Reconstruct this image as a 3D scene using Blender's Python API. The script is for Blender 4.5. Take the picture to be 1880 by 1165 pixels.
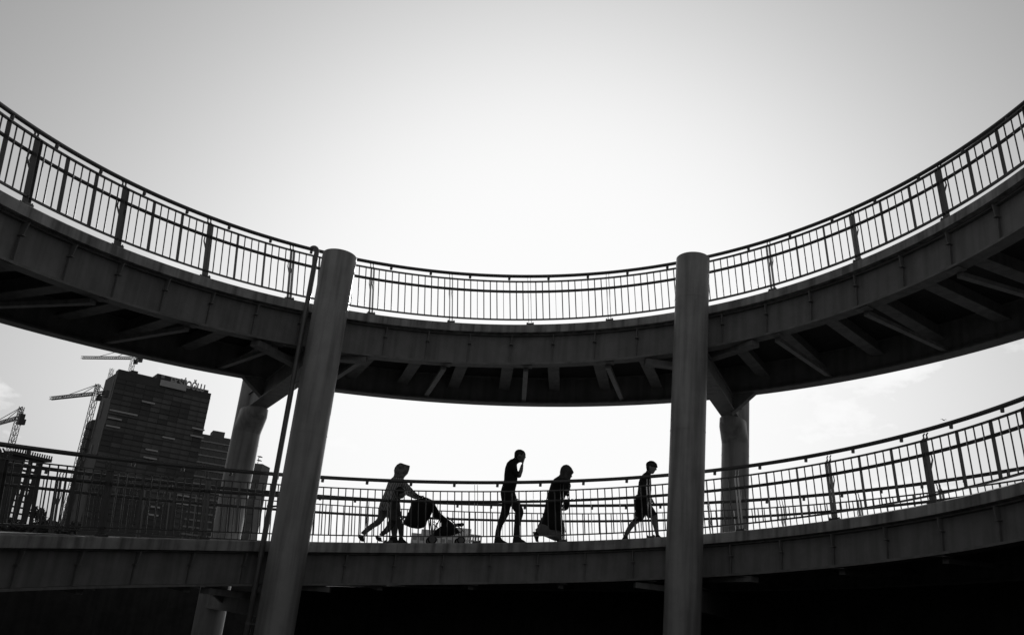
import bpy, bmesh, math, random
from mathutils import Vector, Matrix
random.seed(7)
for o in list(bpy.data.objects): bpy.data.objects.remove(o)
SC = bpy.context.scene
COL = SC.collection
sin, cos, pi, rad = math.sin, math.cos, math.pi, math.radians
def V(*a): return Vector(a)

# ------------------------------------------------------------------ camera
EYE = 1.6                                   # the lens is 1.6 m above the ground
FPX, PITCH, ROLL = 1489.78, 0.30691, 0.09677
PX, PY = 10.78, 86.99
cam_d = bpy.data.cameras.new('camera'); cam = bpy.data.objects.new('camera', cam_d); COL.objects.link(cam)
_f = V(0, cos(PITCH), sin(PITCH)); _r0 = V(1, 0, 0); _u0 = V(0, -sin(PITCH), cos(PITCH))
_r = _r0*cos(ROLL) + _u0*sin(ROLL); _u = _r0*-sin(ROLL) + _u0*cos(ROLL)
M = Matrix((_r, _u, -_f)).transposed().to_4x4(); M.translation = (0, 0, EYE)
cam.matrix_world = M
cam_d.sensor_width = 36.0; cam_d.lens = FPX/1880*36
cam_d.shift_x = -PX/1880; cam_d.shift_y = PY/1880
cam_d.clip_start = 0.1; cam_d.clip_end = 9000
SC.camera = cam
def ray(x, y):
    X = (x-940-PX)/FPX; Y = -(y-582.5-PY)/FPX
    return _f + _r*X + _u*Y
def at(x, y, Y):                            # the point Y metres north of the lens behind a picture point
    d = ray(x, y); return V(0, 0, EYE) + d*(Y/d.y)

# ------------------------------------------------------------------ sky, sun, exposure
SUN_DIR = ray(1010, 630).normalized()       # low sun behind the upper deck, facing the lens
SUN_EL = math.asin(SUN_DIR.z); SUN_AZ = math.atan2(SUN_DIR.x, SUN_DIR.y)
W = bpy.data.worlds.new('World'); SC.world = W; W.use_nodes = True
nt = W.node_tree; nt.nodes.clear()
def N(tree, t, **k):
    n = tree.nodes.new(t)
    for a, b in k.items(): setattr(n, a, b)
    return n
sky = N(nt, 'ShaderNodeTexSky', sky_type='NISHITA', sun_disc=False, sun_elevation=SUN_EL, sun_rotation=SUN_AZ,
        air_density=1.0, dust_density=6.0, ozone_density=1.0, altitude=0)
bw = N(nt, 'ShaderNodeRGBToBW'); bg = N(nt, 'ShaderNodeBackground'); bg.inputs[1].default_value = 0.05
wo = N(nt, 'ShaderNodeOutputWorld')
tc = N(nt, 'ShaderNodeTexCoord'); mp = N(nt, 'ShaderNodeMapping'); mp.inputs['Scale'].default_value = (1.0, 1.0, 2.2); mp.inputs['Location'].default_value = (3.4, 1.8, .8); mp.inputs['Rotation'].default_value = (0, 0, -.07)
nz = N(nt, 'ShaderNodeTexNoise'); nz.inputs['Scale'].default_value = 4.5; nz.inputs['Detail'].default_value = 9; nz.inputs['Roughness'].default_value = .62
cr = N(nt, 'ShaderNodeMapRange'); cr.inputs[1].default_value = .54; cr.inputs[2].default_value = .76; cr.inputs[3].default_value = 0.0; cr.inputs[4].default_value = 2.2
mu = N(nt, 'ShaderNodeMath', operation='MULTIPLY')
L = nt.links.new
L(tc.outputs['Generated'], mp.inputs[0]); L(mp.outputs[0], nz.inputs['Vector']); L(nz.outputs[0], cr.inputs[0])
L(sky.outputs[0], bw.inputs[0]); L(bw.outputs[0], mu.inputs[0])
# thin low clouds: none above about 25 degrees
sx = N(nt, 'ShaderNodeSeparateXYZ'); L(tc.outputs['Generated'], sx.inputs[0])
lo = N(nt, 'ShaderNodeMapRange', interpolation_type='SMOOTHSTEP'); lo.inputs[1].default_value = .30; lo.inputs[2].default_value = .40; lo.inputs[3].default_value = 1.0; lo.inputs[4].default_value = 0.0
L(sx.outputs[2], lo.inputs[0])
ma = N(nt, 'ShaderNodeMath', operation='MULTIPLY_ADD'); ma.inputs[2].default_value = 1.0
L(cr.outputs[0], ma.inputs[0]); L(lo.outputs[0], ma.inputs[1]); L(ma.outputs[0], mu.inputs[1])
# film-like shoulder on the sky's brightness: 1 - exp(-k x)
m1 = N(nt, 'ShaderNodeMath', operation='MULTIPLY'); m1.inputs[1].default_value = -0.115
m2 = N(nt, 'ShaderNodeMath', operation='EXPONENT'); m3 = N(nt, 'ShaderNodeMath', operation='SUBTRACT'); m3.inputs[0].default_value = 1.0
m4 = N(nt, 'ShaderNodeMath', operation='MULTIPLY'); m4.inputs[1].default_value = 19.5
L(mu.outputs[0], m1.inputs[0]); L(m1.outputs[0], m2.inputs[0]); L(m2.outputs[0], m3.inputs[1]); L(m3.outputs[0], m4.inputs[0])
L(m4.outputs[0], bg.inputs[0]); L(bg.outputs[0], wo.inputs[0])
sl = bpy.data.lights.new('sun', 'SUN'); sl.energy = 3.5; sl.angle = rad(0.6); sl.color = (1, 1, 1)
so = bpy.data.objects.new('sun', sl); COL.objects.link(so); so.location = (0, 0, 60)
so.rotation_euler = SUN_DIR.to_track_quat('Z', 'Y').to_euler()
vs = SC.view_settings; vs.view_transform = 'Standard'; vs.look = 'None'; vs.gamma = 1; vs.use_curve_mapping = False
vs.exposure = 0.0

# ------------------------------------------------------------------ materials (all grey: the photograph is black and white)
def mat(name, g, rough=.6, metal=0., var=.25, scale=3., bump=0., streak=0., spec=.4, coords='Object', bscale=None):
    m = bpy.data.materials.new(name); m.use_nodes = True; t = m.node_tree; b = t.nodes['Principled BSDF']
    b.inputs['Roughness'].default_value = rough; b.inputs['Metallic'].default_value = metal
    b.inputs['Specular IOR Level'].default_value = spec
    c = N(t, 'ShaderNodeTexCoord'); n = N(t, 'ShaderNodeTexNoise'); n.inputs['Scale'].default_value = scale; n.inputs['Detail'].default_value = 8
    n.inputs['Roughness'].default_value = .65
    r = N(t, 'ShaderNodeMapRange'); r.inputs[1].default_value = .3; r.inputs[2].default_value = .7
    r.inputs[3].default_value = g*(1-var); r.inputs[4].default_value = g*(1+var)
    t.links.new(c.outputs[coords], n.inputs['Vector']); t.links.new(n.outputs[0], r.inputs[0]); out = r.outputs[0]
    if streak:
        mp = N(t, 'ShaderNodeMapping'); mp.inputs['Scale'].default_value = (5, 5, .35)
        n2 = N(t, 'ShaderNodeTexNoise'); n2.inputs['Scale'].default_value = 1.6; n2.inputs['Detail'].default_value = 6
        r2 = N(t, 'ShaderNodeMapRange'); r2.inputs[1].default_value = .42; r2.inputs[2].default_value = .66; r2.inputs[3].default_value = 1; r2.inputs[4].default_value = 1-streak
        x = N(t, 'ShaderNodeMath', operation='MULTIPLY')
        t.links.new(c.outputs[coords], mp.inputs[0]); t.links.new(mp.outputs[0], n2.inputs['Vector']); t.links.new(n2.outputs[0], r2.inputs[0])
        t.links.new(out, x.inputs[0]); t.links.new(r2.outputs[0], x.inputs[1]); out = x.outputs[0]
    cc = N(t, 'ShaderNodeCombineColor')
    for i in range(3): t.links.new(out, cc.inputs[i])
    t.links.new(cc.outputs[0], b.inputs['Base Color'])
    if bump:
        n3 = N(t, 'ShaderNodeTexNoise'); n3.inputs['Scale'].default_value = bscale or scale*8; n3.inputs['Detail'].default_value = 5
        bp = N(t, 'ShaderNodeBump'); bp.inputs['Strength'].default_value = bump; bp.inputs['Distance'].default_value = .02
        t.links.new(c.outputs[coords], n3.inputs['Vector']); t.links.new(n3.outputs[0], bp.inputs['Height']); t.links.new(bp.outputs[0], b.inputs['Normal'])
    return m
M_conc = mat('slab_concrete', .40, .85, var=.35, scale=1.6, bump=.25, streak=.55)
M_steel = mat('girder_paint', .23, .55, var=.18, scale=2.0, bump=.1, streak=.25, spec=.3)
M_walk = mat('low_bounce_surfacing', .07, .9, var=.3, scale=3, bump=.3)
M_soffit_shade = mat('soffit_shade_sheet', .06, .7, var=.3, scale=1.2, spec=.2)  # dark tone puts the underside shade into the sheet
M_col = mat('column_paint', .37, .42, var=.2, scale=1.3, bump=.08, streak=.38, spec=.5)
M_rail = mat('railing_paint', .08, .28, var=.15, scale=6, spec=.6)
M_pipe = mat('pipe_steel', .14, .35, var=.2, scale=5, spec=.6)
M_ground = mat('asphalt', .035, .9, var=.3, scale=.6, bump=.3, bscale=30)
M_wall = mat('shade_dark_stone', .03, .9, var=.4, scale=2.2, bump=.5, streak=.3)  # near-black so the added walls read as deep shade; abutment shares it
M_tower = mat('tower_cladding', .075, .6, var=.2, scale=.12)
M_glass = mat('dark_glass', .03, .12, var=.2, scale=.3, spec=.6)
M_glass2 = mat('grey_glass', .07, .2, var=.4, scale=.2, spec=.6)
M_ledge = mat('pale_slab', .55, .8, var=.1, scale=.5)
M_band = mat('concrete_band', .36, .8, var=.15, scale=.3)
M_bldg = mat('render_wall', .17, .8, var=.2, scale=.2)
M_raw = mat('raw_concrete', .06, .9, var=.25, scale=.3)
M_hazed = mat('hazed_concrete', .8, .9, var=.2, scale=.2)  # concrete lightened so its colour carries distance haze
M_crane = mat('crane_paint', .08, .5, var=.2, scale=1)
M_sign = mat('sign_letter', .5, .6, var=.1, scale=1)
M_leaf = mat('leaf', .045, .6, var=.4, scale=1.5)
M_bark = mat('bark', .05, .9, var=.4, scale=6, bump=.5)
M_skin = mat('skin', .16, .55, var=.1, scale=10)
M_hair = mat('hair', .012, .5, var=.3, scale=40)
M_black = mat('black_cloth', .015, .9, var=.3, scale=12, bump=.2)
M_dark = mat('dark_cloth', .03, .9, var=.3, scale=12, bump=.2)
M_trous = mat('trouser_cloth', .04, .9, var=.3, scale=12, bump=.2)
M_shoe = mat('shoe', .025, .6, var=.2, scale=12)
M_pskirt = mat('pale_skirt', .22, .9, var=.2, scale=9, bump=.2)
M_scarf2 = mat('grey_scarf', .06, .85, var=.5, scale=14)
M_alu = mat('bare_tube', .4, .3, metal=.8, var=.1, scale=5)
M_rub = mat('rubber', .012, .8, var=.2, scale=20)
M_feather = mat('feather', .06, .8, var=.2, scale=20)
def stripes(name, a, b2, scale, rot, noise=0.):
    m = bpy.data.materials.new(name); m.use_nodes = True; t = m.node_tree; b = t.nodes['Principled BSDF']; b.inputs['Roughness'].default_value = .9
    c = N(t, 'ShaderNodeTexCoord'); mp = N(t, 'ShaderNodeMapping'); mp.inputs['Rotation'].default_value = rot
    w = N(t, 'ShaderNodeTexWave'); w.inputs['Scale'].default_value = scale; w.inputs['Distortion'].default_value = noise; w.inputs['Detail'].default_value = 2
    r = N(t, 'ShaderNodeMapRange'); r.inputs[1].default_value = .4; r.inputs[2].default_value = .6; r.inputs[3].default_value = a; r.inputs[4].default_value = b2
    cc = N(t, 'ShaderNodeCombineColor')
    t.links.new(c.outputs['Object'], mp.inputs[0]); t.links.new(mp.outputs[0], w.inputs['Vector']); t.links.new(w.outputs[1], r.inputs[0])
    for i in range(3): t.links.new(r.outputs[0], cc.inputs[i])
    t.links.new(cc.outputs[0], b.inputs['Base Color']); return m
M_stripe = stripes('striped_tunic', .07, .5, 10, (0, rad(25), 0), .8)
M_scarf1 = mat('patterned_scarf', .16, .9, var=.85, scale=16)
M_legs = mat('grey_leggings', .17, .9, var=.2, scale=12)
M_child = mat('child_cloth', .08, .9, var=.3, scale=14)

# ------------------------------------------------------------------ mesh helpers
class MB:
    def __init__(s): s.v = []; s.f = []
    def add(s, vs, fs):
        n = len(s.v); s.v += [tuple(p) for p in vs]; s.f += [tuple(i+n for i in f) for f in fs]; return s
    def hexa(s, p):                                   # 8 points: bottom ring 0-3, top ring 4-7
        return s.add(p, [(3,2,1,0),(4,5,6,7),(0,1,5,4),(1,2,6,5),(2,3,7,6),(3,0,4,7)])
    def box(s, c, x, y, z):                           # centre and three half vectors
        c, x, y, z = map(Vector, (c, x, y, z))
        return s.hexa([c-x-y-z, c+x-y-z, c+x+y-z, c-x+y-z, c-x-y+z, c+x-y+z, c+x+y+z, c-x+y+z])
    def abox(s, a, b):
        a, b = Vector(a), Vector(b); c = (a+b)/2; h = (b-a)/2
        return s.box(c, (h.x,0,0), (0,h.y,0), (0,0,h.z))
    def beam(s, a, b, w, h, up=(0,0,1)):              # rectangular bar from a to b
        a, b = Vector(a), Vector(b); d = (b-a).normalized(); sd = d.cross(Vector(up))
        if sd.length < 1e-4: sd = d.cross(V(1,0,0))
        sd.normalize(); u = sd.cross(d)
        return s.box((a+b)/2, (b-a)/2, sd*w/2, u*h/2)
    def tube(s, pts, r, n=10, caps=True, closed=False):
        pts = [Vector(p) for p in pts]; rs = r if isinstance(r, (list, tuple)) else [r]*len(pts)
        base = len(s.v); u = None
        for i, p in enumerate(pts):
            d = (pts[min(i+1, len(pts)-1)] - pts[max(i-1, 0)])
            d = d.normalized() if d.length > 1e-9 else V(0,0,1)
            if u is None: u = d.orthogonal().normalized()
            u = (u - d*u.dot(d)).normalized(); w = d.cross(u)
            for k in range(n):
                a = 2*pi*k/n; s.v.append(tuple(p + (u*cos(a)+w*sin(a))*rs[i]))
        for i in range(len(pts)-1):
            for k in range(n):
                a, b = base+i*n+k, base+i*n+(k+1) % n; s.f.append((a, b, b+n, a+n))
        if caps:
            s.f.append(tuple(base+k for k in reversed(range(n)))); e = base+(len(pts)-1)*n; s.f.append(tuple(e+k for k in range(n)))
        return s
    def prism(s, poly, off):                          # planar polygon pushed along a vector
        poly = [Vector(p) for p in poly]; off = Vector(off); n = len(poly)
        return s.add(poly+[p+off for p in poly], [tuple(reversed(range(n))), tuple(range(n, 2*n))]+[(i, (i+1) % n, n+(i+1) % n, n+i) for i in range(n)])
    def loft(s, rings):
        n = len(rings[0]); base = len(s.v)
        for r in rings: s.v += [tuple(p) for p in r]
        for i in range(len(rings)-1):
            for k in range(n):
                a, b = base+i*n+k, base+i*n+(k+1) % n; s.f.append((a, b, b+n, a+n))
        s.f.append(tuple(base+k for k in reversed(range(n)))); e = base+(len(rings)-1)*n; s.f.append(tuple(e+k for k in range(n)))
        return s
    def ell(s, c, ax, n=16, m=10):                    # ellipsoid with three axis vectors
        c = Vector(c); X, Y, Z = map(Vector, ax); base = len(s.v); s.v.append(tuple(c+Z))
        for j in range(1, m):
            t = pi*j/m
            for k in range(n):
                a = 2*pi*k/n; s.v.append(tuple(c + Z*cos(t) + (X*cos(a)+Y*sin(a))*sin(t)))
        s.v.append(tuple(c-Z)); e = len(s.v)-1
        for k in range(n): s.f.append((base, base+1+k, base+1+(k+1) % n)); s.f.append((e, e-n+(k+1) % n, e-n+k))
        for j in range(m-2):
            for k in range(n):
                a, b = base+1+j*n+k, base+1+j*n+(k+1) % n; s.f.append((a, a+n, b+n, b))
        return s
    def mesh(s, name, m, smooth=False, bevel=0):
        me = bpy.data.meshes.new(name); me.from_pydata(s.v, [], s.f); me.validate()
        bm = bmesh.new(); bm.from_mesh(me); bmesh.ops.recalc_face_normals(bm, faces=bm.faces); bm.to_mesh(me); bm.free()
        me.materials.append(m)
        if smooth:
            for p in me.polygons: p.use_smooth = True
        return me
    def build(s, name, m, parent=None, smooth=False, bevel=0, auto=False):
        o = link(name, s.mesh(name, m, smooth), parent)
        if auto:
            for p in o.data.polygons: p.use_smooth = True
            o.data.set_sharp_from_angle(angle=rad(40))
        if bevel:
            b = o.modifiers.new('bevel', 'BEVEL'); b.width = bevel; b.segments = 2; b.limit_method = 'ANGLE'
        return o
def link(name, me, parent=None, mw=None):
    o = bpy.data.objects.new(name, me); COL.objects.link(o)
    if parent: o.parent = parent; o.matrix_parent_inverse = Matrix.Translation(-parent.location) if parent.type == 'EMPTY' else Matrix()
    if mw is not None: o.matrix_basis = mw
    return o
def thing(name, label, cat, loc=(0,0,0), group=None):
    o = bpy.data.objects.new(name, None); COL.objects.link(o); o.location = loc; o.empty_display_size = .2
    return tag(o, label, cat, group)
def tag(o, label, cat, group=None):
    o['label'] = label; o['category'] = cat
    if group: o['group'] = group
    return o
def struct(o): o['kind'] = 'structure'; return o
def rebase(o, loc):                                   # move a mesh object's origin to its base
    loc = Vector(loc); o.data.transform(Matrix.Translation(-loc)); o.location = loc; return o

# ------------------------------------------------------------------ the helix
CX, CY, R, K = 0.0518, 8.4339, 7.0071, 0.75682
ZU, ZL = 5.7649+EYE, 1.4258+EYE
T_SPLIT = 1.75
_za = ZL+K*T_SPLIT; _zb = ZU-K*T_SPLIT; _tb = 2*pi-T_SPLIT
def zc(t):                                            # deck level along the ramp; one turn is 2*pi
    if t <= T_SPLIT: return ZL+K*t
    if t >= _tb: return ZU+K*(t-2*pi)
    return _za+(_zb-_za)*(t-T_SPLIT)/(_tb-T_SPLIT)
def hp(t, r, dz=0.): return V(CX+r*sin(t), CY+r*cos(t), zc(t)+dz)
def er(t): return V(sin(t), cos(t), 0)
def tang(t): return V(cos(t), -sin(t), K/R).normalized()
def upn(t): return er(t).cross(tang(t)).normalized() * (1 if er(t).cross(tang(t)).z > 0 else -1)
def frame(t, r=R, dz=0.):                             # local x = outwards, y = along the ramp, z = square to the slope
    a, b = er(t), tang(t); c = upn(t)
    if a.cross(b).dot(c) < 0: b = -b
    m = Matrix((a, b, c)).transposed().to_4x4(); m.translation = hp(t, r, dz); return m
def sweep(profile, t0, t1, n):
    mb = MB(); rings = []
    for i in range(n+1):
        t = t0+(t1-t0)*i/n; rings.append([hp(t, r, z) for r, z in profile])
    return mb.loft(rings)
def rect(r0, r1, z0, z1): return [(r0, z0), (r1, z0), (r1, z1), (r0, z1)]
T0, T1 = -2.0, 2*pi+1.75
U0 = 2*pi
WID = 3.2

# ground and added dark walls under the ramp
g = MB(); n = 96
ringv = [V(0, 40, 0)]; fs = []
for j, rr in enumerate((6, 14, 30, 80, 300, 1200, 5000)):
    for k in range(n): ringv.append(V(rr*cos(2*pi*k/n), 40+rr*sin(2*pi*k/n), 0))
for k in range(n): fs.append((0, 1+k, 1+(k+1) % n))
for j in range(6):
    for k in range(n):
        a, b = 1+j*n+k, 1+j*n+(k+1) % n; fs.append((a, a+n, b+n, b))
struct(g.add(ringv, fs).build('ground', M_ground))

ramp = thing('spiral_ramp', 'grey steel and concrete spiral footbridge ramp winding round two levels', 'footbridge', (CX, CY, 0))
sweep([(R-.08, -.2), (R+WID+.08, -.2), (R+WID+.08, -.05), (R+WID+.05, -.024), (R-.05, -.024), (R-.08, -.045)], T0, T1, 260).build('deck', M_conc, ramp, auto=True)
T_MID = 3.0                                           # the upper turn has deeper girders
for nm, rw, f0, f1 in (('inner_girder', R+.1, R-.02, R+.22), ('outer_girder', R+3.1, R+2.98, R+3.3)):
    for ta, tb, zb in ((T0, T_MID, -.765), (T_MID+.004, T1, -.86)):
        gw = sweep(rect(rw-.008, rw+.008, zb+.04, -.2), ta, tb, 150)
        gw2 = sweep(rect(f0, f1, zb, zb+.037), ta, tb, 150); gw.add(gw2.v, gw2.f)
        gw3 = sweep(rect(rw-.07, rw+.07, -.235, -.203), ta, tb, 150); gw.add(gw3.v, gw3.f)
        gw.build(nm, M_steel, ramp, auto=True)
sweep(rect(R+.13, R+3.07, -.214, -.2035), T0, T1, 260).build('shade_soffit', M_soffit_shade, ramp, auto=True)  # thin dark sheet added to deepen the shade on the deck underside
sweep(rect(R+.09, R+WID-.09, -.0235, -.02), T0, T1, 260).build('low_bounce_walkway', M_walk, ramp, auto=True)  # dark cover added to cut light bouncing up to the deck underside
# stiffeners on the inner web, one cross beam at each
def stiff(zb):
    st = MB()
    st.hexa([V(-.085,-.007,-.42), V(.0,-.007,-.42), V(.0,.007,-.42), V(-.085,.007,-.42), V(-.13,-.007,-.237), V(0,-.007,-.237), V(0,.007,-.237), V(-.13,.007,-.237)])
    st.abox((-.095, -.032, -.432), (-.002, .032, -.42))
    st.abox((-.05, -.006, zb), (0, .006, -.433))
    return st.mesh('stiffener', M_steel)
st_up, st_lo = stiff(-.82), stiff(-.725)
xb = MB(); xb.abox((.012, -.006, -.5), (2.985, .006, -.216)); xb.abox((.012, -.125, -.53), (2.985, .125, -.503))
xb_me = xb.mesh('cross_beam', M_steel)
br = MB(); br.hexa([V(.1,-.05,-.95), V(2.98,-.05,-.80), V(2.98,.05,-.80), V(.1,.05,-.95), V(.1,-.05,-.876), V(2.98,-.05,-.735), V(2.98,.05,-.735), V(.1,.05,-.876)]); br.abox((-.08, -.12, -.874), (.11, .12, -.8605));
br_me = br.mesh('flange_brace', M_steel)
PU, DU = -0.21175, 1.6/R
PL, DL = 0.15831, 1.6/R*1.01044
def vframe(t, r):                                     # upright frame
    a = er(t); m = Matrix((a, V(cos(t), -sin(t), 0)*-1, V(0,0,1))).transposed().to_4x4(); m.translation = hp(t, r); return m
def under(ts, tb, st_me, bz):
    for t in ts:
        link('stiffener', st_me, ramp, vframe(t, R+.091)); link('cross_beam', xb_me, ramp, vframe(t, R+.1))
    for t in tb: link('flange_brace', br_me, ramp, Matrix.Translation((0, 0, bz)) @ vframe(t, R+.1))
under([U0-.032+.1187*i for i in range(-13, 13)], [U0+PU+(i-5)*DU for i in range(-1, 13)], st_up, 0)
under([-.03+.1245*i for i in range(-12, 12)], [PL+(i-5)*DL for i in range(-1, 12)], st_lo, .095)

# columns in pairs with a cross head at each level
FR = ((-3.485, 13.85, 6.17+EYE), (3.14, 14.10, 6.93+EYE))
BK = ((-6.065, 18.45), (5.24, 18.50))
BEAM_Z = (4.07+EYE, 4.92+EYE)
fl = ('thick round steel column with a thin pipe at its side, left of the walkers', 'thick round steel column in front of the railing, right of the boy')
bl = ('round rear column behind the left front column, beside the dark tower', 'round rear column behind the right front column, seen against the sky')
CR = .313
for i in (0, 1):
    x, y, zt = FR[i]
    c = thing('support_column', fl[i], 'column', (x, y, 0), 'columns carrying the spiral ramp')
    MB().tube([(x, y, z) for z in (0, zt-.012)] + [(x, y, zt)], [CR, CR, CR-.012], 48).build('shaft', M_col, c, auto=True)
    for zz in (zt-.88, zt-3.4, zt-5.9):
        MB().tube([(x, y, zz-.006), (x, y, zz+.006)], CR+.003, 48).build('weld_seam', M_col, c, auto=True)
    MB().tube([(x, y, .004), (x, y, .04)], CR+.16, 32).build('base_plate', M_steel, c, auto=True)
    x, y = BK[i]; t = math.atan2(x-CX, y-CY); zb = BEAM_Z[i]; zt = zb+.9
    b = thing('support_column', bl[i], 'column', (x, y, 0), 'columns carrying the spiral ramp')
    MB().tube([(x, y, z) for z in (0, zt)], CR, 48).build('shaft', M_col, b, auto=True)
    for zz in (zb-.75, zb-3.2): MB().tube([(x, y, zz-.006), (x, y, zz+.006)], CR+.003, 48).build('weld_seam', M_col, b, auto=True)
    e = er(t); s = V(cos(t), -sin(t), 0); p = V(x, y, 0)
    # corbel that widens the column head towards the ramp
    rings = []
    for dz, inn, wd in ((-.52, 0, CR-.004), (-.44, .03, CR), (-.17, .5, .3), (-.004, .56, .29)):
        rings.append([p-e*(inn/2)+V(0,0,zb+dz)+e*((CR+inn/2-.002)*cos(2*pi*k/32))+s*(wd*sin(2*pi*k/32)) for k in range(32)])
    MB().loft(rings).build('corbel', M_col, b, auto=True)
    MB().tube([(x, y, .004), (x, y, .04)], CR+.16, 32).build('base_plate', M_steel, b, auto=True)
    # cross heads
    fx, fy, _ = FR[i]; a = V(fx, fy, 0); ft = math.atan2(fx-CX, fy-CY)
    for lev in (U0, 0):
        zq = zb if lev else zc(t)-1.3
        top = min(zc(lev+t), zc(lev+ft))-.885
        A, B = a+e*.25+V(0,0,zq), p+e*-.25+V(0,0,zq)
        h = max(top-zq, .25)
        hb = MB(); hb.beam(A+V(0,0,h/2), B+V(0,0,h/2), .3, h-.05); hb.beam(A+V(0,0,.012), B+V(0,0,.012), .38, .024); hb.beam(A+V(0,0,h-.012), B+V(0,0,h-.012), .38, .024)
        hb.build('cross_head', M_steel, ramp)
        for sg in (-1, 1):
            q0 = hp(lev+ft+sg*.15, R+.1, -.93 if lev else -.835); q1 = a+e*1.15+s*sg*.1+V(0,0,q0.z-.02)
            MB().beam(q0, q1, .2, .1).build('knee_brace', M_steel, ramp)
            gz = -.866 if lev else -.771; g0, g1, g2 = hp(lev+t+sg*.066, R+3.08, gz), hp(lev+t+sg*.015, R+3.08, gz), hp(lev+t+sg*.015, R+3.08, gz-.42)
            if sg == (-1 if i == 0 else 1): MB().prism([g0, g1, g2], e*.2).build('gusset', M_steel, ramp)
# added dark walls, standing in for deep shade under the ramp
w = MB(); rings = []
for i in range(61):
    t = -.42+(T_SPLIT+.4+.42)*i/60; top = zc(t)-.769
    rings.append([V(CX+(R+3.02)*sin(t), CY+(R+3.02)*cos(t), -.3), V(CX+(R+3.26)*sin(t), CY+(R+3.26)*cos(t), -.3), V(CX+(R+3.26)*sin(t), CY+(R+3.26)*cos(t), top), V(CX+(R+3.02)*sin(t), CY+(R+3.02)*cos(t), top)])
tag(rebase(w.loft(rings).build('shade_wall', M_wall, auto=True), hp(0, R+3.1, 0)*1), 'added dark curved wall standing in for deep shade under the lower ramp', 'wall')
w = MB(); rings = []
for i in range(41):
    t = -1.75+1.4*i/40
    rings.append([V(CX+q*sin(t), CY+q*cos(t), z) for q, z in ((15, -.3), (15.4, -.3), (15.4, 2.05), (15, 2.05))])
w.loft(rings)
tag(w.build('low_shade_wall', M_wall, auto=True), 'added low dark wall screening bright ground behind the left columns', 'wall')  # added to screen off sunlit ground beyond the ramp
# abutment where the ramp starts, outside the view
w = MB(); rings = []
for i in range(9):
    t = T0-.02+.3*i/8; top = zc(t)-.9
    rings.append([V(CX+q*sin(t), CY+q*cos(t), z) for q, z in ((R+.3, -.3), (R+2.9, -.3), (R+2.9, max(top, .05)), (R+.3, max(top, .05)))])
w.loft(rings).build('abutment', M_wall, ramp, auto=True)

# pipe with hooked head at the left column
pp = V(-3.955, 13.97, 0)
ptop = 6.36+EYE
pts = [pp+V(0,0,.05), pp+V(0,0,2), pp+V(0,0,4), pp+V(0,0,ptop-.12)]
for k in range(1, 9):
    a = pi*k/8*.62; pts.append(pp+V(-.09*(1-cos(a)), .05*(1-cos(a)), ptop-.12+.11*sin(a)))
dp = thing('drain_pipe', 'thin dark pipe with a hooked top running up beside the left column', 'pipe', pp)
MB().tube(pts, .047, 16).build('tube', M_pipe, dp, smooth=True)
for z in (1.2, 3.1, 5.3):
    k = MB(); k.tube([pp+V(0,0,z-.02), pp+V(0,0,z+.02)], .052, 16); k.beam(pp+V(.04,-.01,z), V(FR[0][0]-CR+.02, FR[0][1]-.03, z), .02, .03)
    k.build('pipe_clip', M_steel, dp)

# ------------------------------------------------------------------ railings
def plate(mb, poly, yy, th): mb.prism([V(q, yy-th/2, h) for q, h in poly], (0, th, 0))
def make_post(sgn):                                   # sgn +1: walkway lies outwards
    mb = MB()
    for yy in (-.027, .027):
        plate(mb, [(sgn*-.045, .012), (sgn*.05, .012), (sgn*.05, .93), (sgn*-.045, .93)], yy, .007)
        plate(mb, [(sgn*-.03, .931), (sgn*.045, .931), (sgn*.085, .99), (sgn*.075, 1.03), (sgn*.115, 1.075), (sgn*.09, 1.078), (sgn*.045, 1.035), (sgn*.05, .995)], yy, .007)
        plate(mb, [(sgn*.0505, .5), (sgn*.0505, .57), (sgn*.095, .655), (sgn*.085, .72), (sgn*.11, .725), (sgn*.125, .65)], yy, .007)
    return mb.mesh('post', M_rail)
bp = MB(); bp.abox((-.055, -.075, -.026), (.055, .075, .008))
for sx in (-.04, .04):
    for sy in (-.058, .058): bp.tube([(sx, sy, .008), (sx, sy, .026)], .011, 8)
bp_me = bp.mesh('base_plate', M_rail)
rod = MB().tube([(0, 0, .1), (0, 0, .926)], .0105, 8, caps=False).mesh('baluster', M_rail, smooth=True)
flat = MB().abox((-.037, -.0035, .1), (.037, .0035, .926)).mesh('flat_baluster', M_rail)
lamp = MB().tube([(0, 0, -.068), (0, 0, -.062), (0, 0, 0)], [.023, .027, .027], 12).mesh('rail_light', M_rail)
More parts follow.
